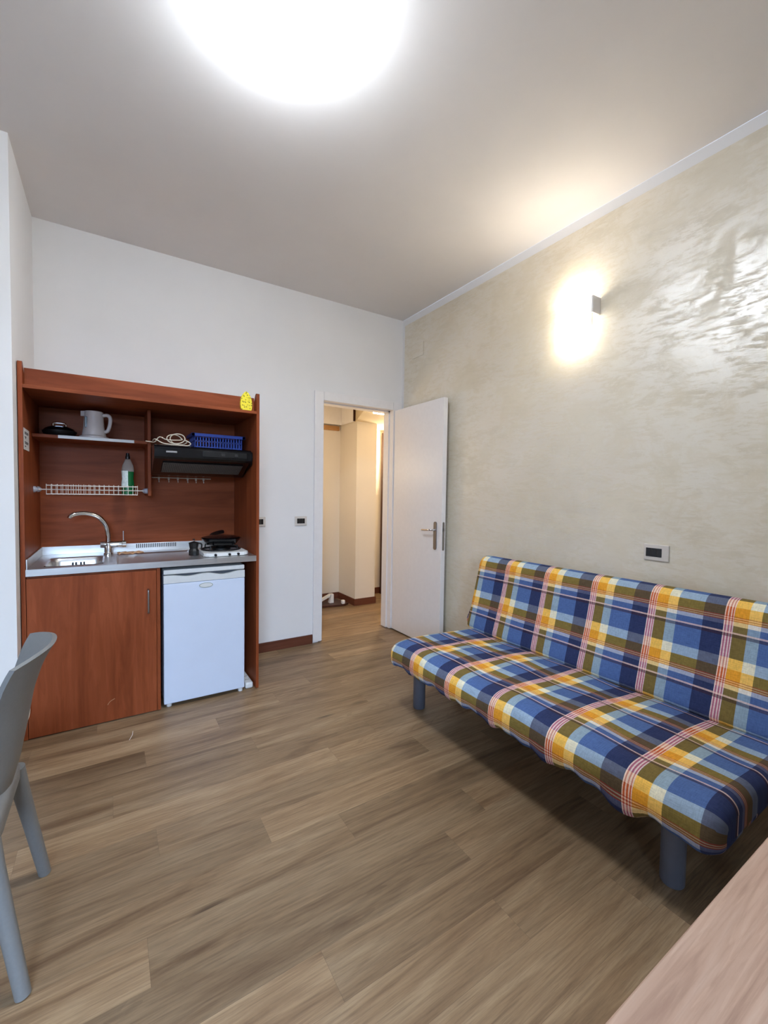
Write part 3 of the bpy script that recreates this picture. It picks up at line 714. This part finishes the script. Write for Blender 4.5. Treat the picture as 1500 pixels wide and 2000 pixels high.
b = B(); tube(b, [(0.245, 3.372, 1.393), (0.63, 3.372, 1.393)], 0.0035, 10); cyl(b, (0.26, 3.372, 1.393), (0.26, 3.3975, 1.393), 0.004); cyl(b, (0.61, 3.372, 1.393), (0.61, 3.3975, 1.393), 0.004); finish(b, 'rail', M['wire'], hr, smooth=True)
for i, x in enumerate((0.288, 0.350, 0.408, 0.472, 0.527, 0.578)):
    b = B(); box(b, x - 0.006, x + 0.006, 3.364, 3.368, 1.378, 1.398, 0.001); tube(b, smooth_path([(x, 3.366, 1.378), (x, 3.364, 1.366), (x, 3.354, 1.362), (x, 3.350, 1.371)], 4), 0.0022, 8); finish(b, 'hook', M['wire'], hr)

# blue basket
bk = thing('blue_basket', 'blue plastic slotted basket on top of the black hood', 'basket', (0.60, 3.06, 1.58))
BX0, BX1, BY0, BY1, BZ0, BZ1 = 0.445, 0.772, 2.975, 3.20, 1.580, 1.672
b = B(); box(b, BX0 + 0.012, BX1 - 0.012, BY0 + 0.012, BY1 - 0.012, BZ0, BZ0 + 0.004); finish(b, 'bottom', M['blueplastic'], bk)
def slot_wall(p, q, n):
    b = B(); p, q = Vector(p), Vector(q); d = (q - p); L = d.length; d.normalize(); nr = Vector((-d.y, d.x, 0))*0.003
    def bar(u0, u1, z0, z1):
        a = p + d*u0; c = p + d*u1
        prism(b, [a + Vector((0, 0, z0)), c + Vector((0, 0, z0)), c + Vector((0, 0, z1)), a + Vector((0, 0, z1))], nr)
    bar(0, L, 0, 0.012); bar(0, L, 0.042, 0.047); bar(0, L, 0.078, 0.090)
    for k in range(n + 1): u = (L - 0.007)*k/n; bar(u, u + 0.007, 0.011, 0.079)
    finish(b, 'slotted_wall', M['blueplastic'], bk)
slot_wall((BX0 + 0.012, BY0 + 0.012, BZ0), (BX1 - 0.012, BY0 + 0.012, BZ0), 17); slot_wall((BX0 + 0.012, BY1 - 0.015, BZ0), (BX1 - 0.012, BY1 - 0.015, BZ0), 17)
slot_wall((BX0 + 0.015, BY0 + 0.012, BZ0), (BX0 + 0.015, BY1 - 0.012, BZ0), 10); slot_wall((BX1 - 0.012, BY0 + 0.012, BZ0), (BX1 - 0.012, BY1 - 0.012, BZ0), 10)
b = B(); oz = BZ0 + 0.088
for x0, x1, y0, y1 in ((BX0 - 0.004, BX1 + 0.004, BY0, BY0 + 0.015), (BX0 - 0.004, BX1 + 0.004, BY1 - 0.015, BY1), (BX0 - 0.004, BX0 + 0.016, BY0, BY1), (BX1 - 0.016, BX1 + 0.004, BY0, BY1)): box(b, x0, x1, y0, y1, oz - 0.014, oz + 0.006, 0.002)
finish(b, 'rim', M['blueplastic'], bk)

# cream cable coil on the hood
b = B(); pts = []
for k in range(46): a = k*0.42; pts.append((0.335 + 0.045*math.cos(a) + 0.0012*k, 2.96 + 0.012*math.sin(a*0.7), 1.622 + 0.030*math.sin(a) - 0.003*math.cos(a*0.5)))
pts = [(0.19, 3.04, 1.606), (0.215, 3.02, 1.602), (0.235, 2.99, 1.600), (0.26, 2.97, 1.63), (0.30, 2.965, 1.615)] + pts[:30] + [(0.40, 2.95, 1.618), (0.43, 2.945, 1.600), (0.415, 2.95, 1.585), (0.36, 2.95, 1.586), (0.28, 2.95, 1.590), (0.235, 2.96, 1.614), (0.228, 3.04, 1.612)]
tube(b, smooth_path(pts, 4), 0.0032, 8)
tag(finish(b, 'cable_coil', M['cable'], smooth=True), 'loosely coiled cream cable on the hood left of the blue basket', 'cable')

# kettle
kt = thing('electric_kettle', 'white electric kettle standing on the upper left shelf', 'kettle', (-0.075, 3.18, 1.611))
kx, ky, kz = -0.078, 3.17, 1.6115
b = B(); lathe(b, (kx, ky, kz), [(0.075, 0.0), (0.075, 0.010), (0.062, 0.016), (0.0, 0.016)], 32); finish(b, 'power_base', M['kettle'], kt, smooth=True)
b = B(); lathe(b, (kx, ky, kz), [(0.060, 0.0165), (0.062, 0.022), (0.055, 0.06), (0.050, 0.12), (0.049, 0.158), (0.046, 0.162), (0.0, 0.164)], 36); bd2 = finish(b, 'jug', M['kettle'], kt, smooth=True)
b = B(); tube(b, smooth_path([(kx + 0.045, ky - 0.012, kz + 0.140), (kx + 0.068, ky - 0.018, kz + 0.144), (kx + 0.083, ky - 0.022, kz + 0.130), (kx + 0.082, ky - 0.022, kz + 0.09), (kx + 0.070, ky - 0.020, kz + 0.05), (kx + 0.052, ky - 0.014, kz + 0.042)], 6), 0.0105, 12); finish(b, 'handle', M['kettle'], kt, smooth=True)
b = B(); box(b, kx - 0.045, kx - 0.032, ky - 0.042, ky - 0.034, kz + 0.06, kz + 0.125, 0.002); g = finish(b, 'water_gauge', M['darkglass'], kt); g['label'] = 'dark water level window'
b = B(); prism(b, [(kx - 0.035, ky - 0.02, kz + 0.162), (kx - 0.035, ky + 0.02, kz + 0.162), (kx - 0.066, ky, kz + 0.160)], (0, 0, -0.03)); finish(b, 'spout', M['kettle'], kt)
# pan with glass lid
pl = thing('cooking_pot', 'low black lidded pan on the upper shelf left of the kettle', 'pan', (-0.235, 3.22, 1.611))
px, py = -0.248, 3.20
b = B(); lathe(b, (px, py, 1.6115), [(0.066, 0.0), (0.082, 0.022), (0.084, 0.032), (0.080, 0.033), (0.0, 0.030)], 36); finish(b, 'pan_body', M['blackiron'], pl, smooth=True)
b = B(); lathe(b, (px, py, 1.6115), [(0.080, 0.033), (0.068, 0.048), (0.040, 0.060), (0.0, 0.063)], 36); finish(b, 'lid', M['black_gloss'], pl, smooth=True)
b = B(); tube(b, smooth_path([(px - 0.030, py - 0.02, 1.671), (px - 0.025, py - 0.02, 1.688), (px + 0.025, py - 0.02, 1.688), (px + 0.030, py - 0.02, 1.671)], 4), 0.006, 10); finish(b, 'lid_handle', M['chrome'], pl, smooth=True)

# dish rack
dk = thing('dish_rack', 'cream wire dish rack fixed above the sink', 'dish rack', (-0.08, 3.2, 1.29))
RX0, RX1, RY0, RY1 = -0.305, 0.146, 3.10, 3.33
b = B()
tube(b, [(-0.352, 3.13, 1.298), (0.195, 3.13, 1.298)], 0.0032, 8)
tube(b, [(-0.352, 3.28, 1.298), (0.195, 3.28, 1.298)], 0.0032, 8)
for z, y in ((1.322, RY0), (1.272, RY0), (1.322, RY1), (1.272, RY1)): tube(b, [(RX0, y, z), (RX1, y, z)], 0.0026, 8)
finish(b, 'rails', M['wire'], dk, smooth=True)
b = B()
for k in range(19):
    x = RX0 + (RX1 - RX0)*k/18
    tube(b, smooth_path([(x, RY0, 1.330), (x, RY0, 1.300), (x, RY0 + 0.004, 1.274), (x, RY0 + 0.02, 1.270), (x, RY1 - 0.02, 1.270), (x, RY1 - 0.004, 1.274), (x, RY1, 1.330)], 3), 0.0017, 6)
finish(b, 'wire_basket', M['wire'], dk, smooth=True)
for xx, s_ in ((IX0 + 0.0005, 1), (DV0 - 0.0005, -1)):
    for y in (3.13, 3.28):
        b = B(); lathe(b, (xx, y, 1.298), [(0.018, 0.0), (0.016, 0.010*s_), (0.007, 0.020*s_), (0.0, 0.022*s_)], 16, 'x'); finish(b, 'bracket', M['grey_plastic'], dk, smooth=True)
# bottle
bt = thing('detergent_bottle', 'clear and green washing-up liquid bottle standing in the wire rack', 'bottle', (0.098, 3.2, 1.273))
bx, by, bz = 0.098, 3.20, 1.2735
b = B(); lathe(b, (0, 0, 0), [(0.0345, 0.1465), (0.0345, 0.152), (0.030, 0.185), (0.018, 0.215), (0.014, 0.225), (0.0, 0.226)], 28); bmesh.ops.scale(b, verts=b.verts, vec=(1, 0.62, 1)); bmesh.ops.translate(b, verts=b.verts, vec=(bx, by, bz)); q = finish(b, 'bottle_neck', M['clear'], bt, smooth=True); q['label'] = 'clear empty upper part'
b = B(); lathe(b, (0, 0, 0), [(0.026, 0.0), (0.034, 0.004), (0.035, 0.07), (0.031, 0.10), (0.034, 0.146), (0.0, 0.1462)], 28); bmesh.ops.scale(b, verts=b.verts, vec=(1, 0.62, 1)); bmesh.ops.translate(b, verts=b.verts, vec=(bx, by, bz)); q = finish(b, 'bottle_body', M['green'], bt, smooth=True); q['label'] = 'body full of dark green liquid'
b = B(); lathe(b, (bx, by, bz + 0.2262), [(0.013, 0.0), (0.014, 0.012), (0.010, 0.024), (0.010, 0.036), (0.0, 0.038)], 20); finish(b, 'cap', M['black'], bt, smooth=True)
b = B(); rows_ = []
for z, rr in ((0.045, 0.0362), (0.07, 0.0362), (0.10, 0.0325), (0.15, 0.0354)):
    rows_.append([(bx + rr*math.cos(a), by + rr*0.62*math.sin(a), bz + z) for a in [PI*0.98 + PI*0.52*k/8 for k in range(9)]])
vv = [[b.verts.new(p) for p in r_] for r_ in rows_]
for i in range(3):
    for k in range(8): b.faces.new((vv[i][k], vv[i][k+1], vv[i+1][k+1], vv[i+1][k]))
finish(b, 'label_sticker', M['label'], bt, smooth=True)

# note on the left side panel
nt = thing('paper_note', 'white printed paper note stuck inside the left kitchenette panel', 'note', (IX0, 2.9, 1.55))
b = B(); box(b, IX0 + 0.0003, IX0 + 0.0012, 2.820, 2.992, 1.500, 1.609); finish(b, 'sheet', M['paper'], nt)
b = B()
for z, y0, y1 in ((1.590, 2.85, 2.965), (1.583, 2.85, 2.965), (1.566, 2.85, 2.90), (1.560, 2.87, 2.89), (1.540, 2.85, 2.965), (1.533, 2.86, 2.96), (1.518, 2.85, 2.89)): box(b, IX0 + 0.0012, IX0 + 0.0015, y0, y1, z - 0.0025, z + 0.0025)
finish(b, 'printed_lines', M['ink'], nt)
# yellow sponge on the top board
b = B(); SP = [(0, .030), (.10, .034), (.25, .0365), (.42, .0365), (.60, .033), (.75, .027), (.87, .019), (.95, .011), (1.0, .003)]
oc = [(0.748 + w, 1.8265 + 0.122*t) for t, w in SP]
left = [(2*0.748 - x, z) for x, z in reversed(oc)]
prism(b, [(x, 2.838 + 0.0, z) for x, z in oc + left], (0, 0.022, 0)); bmesh.ops.rotate(b, verts=b.verts, cent=(0.748, 2.85, 1.8265), matrix=Matrix.Rotation(math.radians(-3), 3, 'X'))
tag(finish(b, 'sponge', M['sponge']), 'yellow patterned sponge leaning upright on the kitchenette top', 'sponge')
# white hose hanging in the gap left of the kitchenette
b = B(); tube(b, smooth_path([(-0.3825, 2.775, 0.42), (-0.3805, 2.77, 0.30), (-0.380, 2.77, 0.19), (-0.378, 2.772, 0.13), (-0.368, 2.775, 0.12), (-0.358, 2.778, 0.15), (-0.356, 2.78, 0.20)], 6), 0.005, 8)
tag(finish(b, 'white_cable', M['cable'], smooth=True), 'white cable hanging in the gap left of the base cabinet', 'cable')
b = B(); tube(b, [(0.075, 2.545, 0.0018), (0.09, 2.59, 0.0025), (0.094, 2.63, 0.0018)], 0.0014, 6)
tag(finish(b, 'thread', M['paper']), 'short white thread lying on the floor before the cherry cabinet', 'thread')

# ------------------------------------------------------------------ futon
fu = thing('futon_sofa', 'futon sofa bed in a blue and yellow plaid cover along the beige wall', 'sofa', (1.85, 1.31, 0))
FY0, FY1 = 0.455, 2.115
RAISE = 0.0
def sweep(name, prof, y0, y1, uv_v0, end_r, sag=None, n=110):
    """closed (x,z) profile swept along y with pillow-rounded ends; UV = metres of cloth"""
    P = [Vector(p) for p in prof]
    # resample
    L = [0.0]
    for i in range(len(P)): L.append(L[-1] + (P[(i+1) % len(P)] - P[i]).length)
    m = 92; Q = []
    for k in range(m):
        s = L[-1]*k/m; i = max(j for j in range(len(P)) if L[j] <= s + 1e-9); t = (s - L[i])/(L[i+1] - L[i]); Q.append((P[i].lerp(P[(i+1) % len(P)], t), s))
    # smooth corners
    pts = [q[0] for q in Q]
    for _ in range(3): pts = [(pts[k-1] + pts[k]*2 + pts[(k+1) % m])/4 for k in range(m)]
    c = sum(pts, Vector((0, 0)))/m
    bm = B(); uvl = bm.loops.layers.uv.new('cloth')
    ys = []
    for i in range(n+1): ys.append((y0 + end_r + (y1 - y0 - 2*end_r)*i/n, 0.0, y0 + end_r + (y1 - y0 - 2*end_r)*i/n))
    K = 10; lo, hi = [], []
    for k in range(1, K+1):
        a = k/K*PI/2; inset = end_r*(1 - math.cos(a)); off = end_r*math.sin(a)
        lo.append((y0 + end_r - off, inset, y0 + end_r - end_r*a)); hi.append((y1 - end_r + off, inset, y1 - end_r + end_r*a))
    st = list(reversed(lo)) + ys + hi
    rows = []
    for y, ins, u in st:
        row = []
        for k in range(m):
            p = pts[k]; d = p - c; nrm = (pts[(k+1) % m] - pts[k-1]); nrm = Vector((nrm.y, -nrm.x)).normalized()
            if nrm.dot(d) < 0: nrm = -nrm
            q = p - nrm*ins
            v = Vector((q.x, y, q.y))
            if sag: v = sag(v, k/m, y)
            row.append((bm.verts.new(v), u, Q[k][1]))
        rows.append(row)
    for a, b2 in zip(rows, rows[1:]):
        for k in range(m):
            kk = (k+1) % m; vs = (a[k], a[kk], b2[kk], b2[k])
            f = bm.faces.new([q[0] for q in vs])
            for lp, q in zip(f.loops, vs):
                vv = q[2] if not (kk == 0 and q[2] == 0) else L[-1]
                lp[uvl].uv = (min(0.723 - q[1], 0.252), vv + uv_v0)
    for row, yy in ((rows[0], y0), (rows[-1], y1)):
        f = bm.faces.new([q[0] for q in row])
        for lp in f.loops: lp[uvl].uv = (0.25 if yy == y0 else 0.723 - 0.708 - 0.293*5 + 0.02, uv_v0 + 2.085 - lp.vert.co.x)
    return finish(bm, name, M['plaid'], fu, smooth=True, angle=80)
rn = random.Random(3)
def seat_sag(v, t, y):
    # the loose cloth hem at the front bottom hangs unevenly, the near corner lower
    w = 0.006*math.sin(y*23) + 0.005*math.sin(y*41 + 1) + 0.004*math.sin(y*71)
    if v.z < 0.345 and v.x < 1.62:
        f = min(1, (0.345 - v.z)/0.05)*max(0, min(1, (1.62 - v.x)/0.15))
        v.z += f*(w - 0.03*math.exp(-((y - 0.74)/0.05)**2) + 0.004*math.exp(-((y - 0.50)/0.07)**2) - 0.012*math.exp(-((y - 1.05)/0.12)**2))
    if v.z > 0.38: v.z += 0.004*math.sin(y*9 + v.x*7) + 0.003*math.sin(y*17 - v.x*13)
    return v
seat_prof = [(2.085, 0.398), (2.00, 0.408), (1.85, 0.420), (1.70, 0.428), (1.55, 0.432), (1.46, 0.430), (1.415, 0.414), (1.394, 0.38), (1.392, 0.33), (1.402, 0.290), (1.44, 0.280), (1.60, 0.290), (1.95, 0.295), (2.085, 0.300)]
sweep('seat_cushion', seat_prof, FY0, FY1, 0.241 - (2.085 - 1.506), 0.045, seat_sag)
def back_sag(v, t, y):
    v.x += 0.003*math.sin(y*11 + v.z*9); return v
back_prof = [(2.268, 0.872), (2.226, 0.890), (2.180, 0.882), (2.152, 0.850), (2.135, 0.77), (2.103, 0.64), (2.064, 0.51), (2.035, 0.41), (2.06, 0.395), (2.11, 0.405), (2.19, 0.55), (2.25, 0.70), (2.285, 0.81)]
sweep('backrest_cushion', back_prof, FY0 + 0.01, FY1 + 0.045, 0.0, 0.06, back_sag)
b = B()
for x in (1.53, 1.98): box(b, x - 0.02, x + 0.02, 0.58, 2.10, 0.245, 0.278, 0.003)
for y in (0.62, 1.33, 2.06): box(b, 1.551, 1.959, y - 0.02, y + 0.02, 0.245, 0.278, 0.003)
finish(b, 'frame', M['frame_dark'], fu)
for x, y in ((1.585, 2.05), (1.597, 0.65), (1.93, 2.05), (1.93, 0.65)):
    b = B(); lathe(b, (x, y, 0), [(0.034, 0.001), (0.037, 0.006), (0.037, 0.285), (0.0, 0.285)], 32)
    finish(b, 'leg', M['futonleg'], fu, smooth=True)

# ------------------------------------------------------------------ chair
ch = thing('plastic_chair', 'grey moulded plastic chair at the left edge, seen from behind', 'chair', (-0.42, 1.58, 0))
def lerp_tab(tab, z):
    for (a, b_), (c, d) in zip(tab, tab[1:]):
        if a <= z <= c: return b_ + (d - b_)*(z - a)/(c - a)
    return tab[-1][1] if z > tab[-1][0] else tab[0][1]
XC = [(0.43, -0.250), (0.50, -0.232), (0.60, -0.214), (0.70, -0.197), (0.77, -0.176), (0.81, -0.158), (0.84, -0.140)]
HW = [(0.43, 0.165), (0.52, 0.158), (0.62, 0.166), (0.74, 0.172), (0.84, 0.178)]
b = B(); nz, na = 22, 24; outer, inner = [], []
for i in range(nz + 1):
    ro, ri = [], []
    for j in range(na + 1):
        a = -1 + 2*j/na; z = 0.43 + (0.838 - 0.020*abs(a)**3 - 0.43)*i/nz
        x = lerp_tab(XC, z) - 0.062*abs(a)**2.2; y = 1.632 + lerp_tab(HW, z)*a
        ro.append(b.verts.new((x, y, z))); ri.append(b.verts.new((x - 0.011, y - 0.003*a, z + 0.003)))
    outer.append(ro); inner.append(ri)
for i in range(nz):
    for j in range(na):
        b.faces.new((outer[i][j], outer[i][j+1], outer[i+1][j+1], outer[i+1][j])); b.faces.new((inner[i][j], inner[i+1][j], inner[i+1][j+1], inner[i][j+1]))
    for j in (0, na): b.faces.new((outer[i][j], outer[i+1][j], inner[i+1][j], inner[i][j]))
for j in range(na):
    for i in (0, nz): b.faces.new((outer[i][j], outer[i][j+1], inner[i][j+1], inner[i][j]))
finish(b, 'backrest', M['chair'], ch, smooth=True, angle=50)
b = B(); rings_ = []
for k, z in ((0.0, 0.392), (0.0, 0.425), (-0.006, 0.442), (-0.02, 0.449), (-0.06, 0.447), (-0.14, 0.440)):
    rings_.append([b.verts.new((x, y, z)) for x, y in rrect(-0.470, 1.585, 0.45 + 2*k, 0.43 + 2*k, max(0.03, 0.09 + k), 8)])
for p, q in zip(rings_, rings_[1:]): bridge(b, p, q)
b.faces.new(rings_[-1]); b.faces.new(rings_[0]); finish(b, 'seat', M['chair'], ch, smooth=True, angle=50)
for top, bot in (((-0.262, 1.745, 0.41), (-0.196, 1.79, 0.001)), ((-0.272, 1.432, 0.41), (-0.198, 1.372, 0.001)), ((-0.61, 1.745, 0.41), (-0.68, 1.80, 0.001)), ((-0.61, 1.425, 0.41), (-0.68, 1.36, 0.001))):
    b = B(); tube(b, [Vector(top).lerp(Vector(bot), t) for t in (0, 0.2, 0.5, 0.8, 1)], [0.026, 0.0225, 0.0200, 0.0185, 0.0175], 20); finish(b, 'leg', M['chair'], ch, smooth=True)

# ------------------------------------------------------------------ table in the foreground
tb = thing('dining_table', 'light oak table top in the near right corner', 'table', (0.95, -0.13, 0))
b = B(); box(b, 0.30, 1.50, -0.52, 0.231, 0.722, 0.75, 0.002); finish(b, 'tabletop', M['table'], tb)
for x, y in ((0.345, 0.185), (1.455, 0.185), (0.345, -0.475), (1.455, -0.475)):
    b = B(); box(b, x - 0.025, x + 0.025, y - 0.025, y + 0.025, 0.001, 0.721, 0.003); finish(b, 'leg', M['frame_dark'], tb)
for y in (0.185, -0.475):
    b = B(); box(b, 0.371, 1.429, y - 0.012, y + 0.012, 0.67, 0.721); finish(b, 'apron', M['frame_dark'], tb)
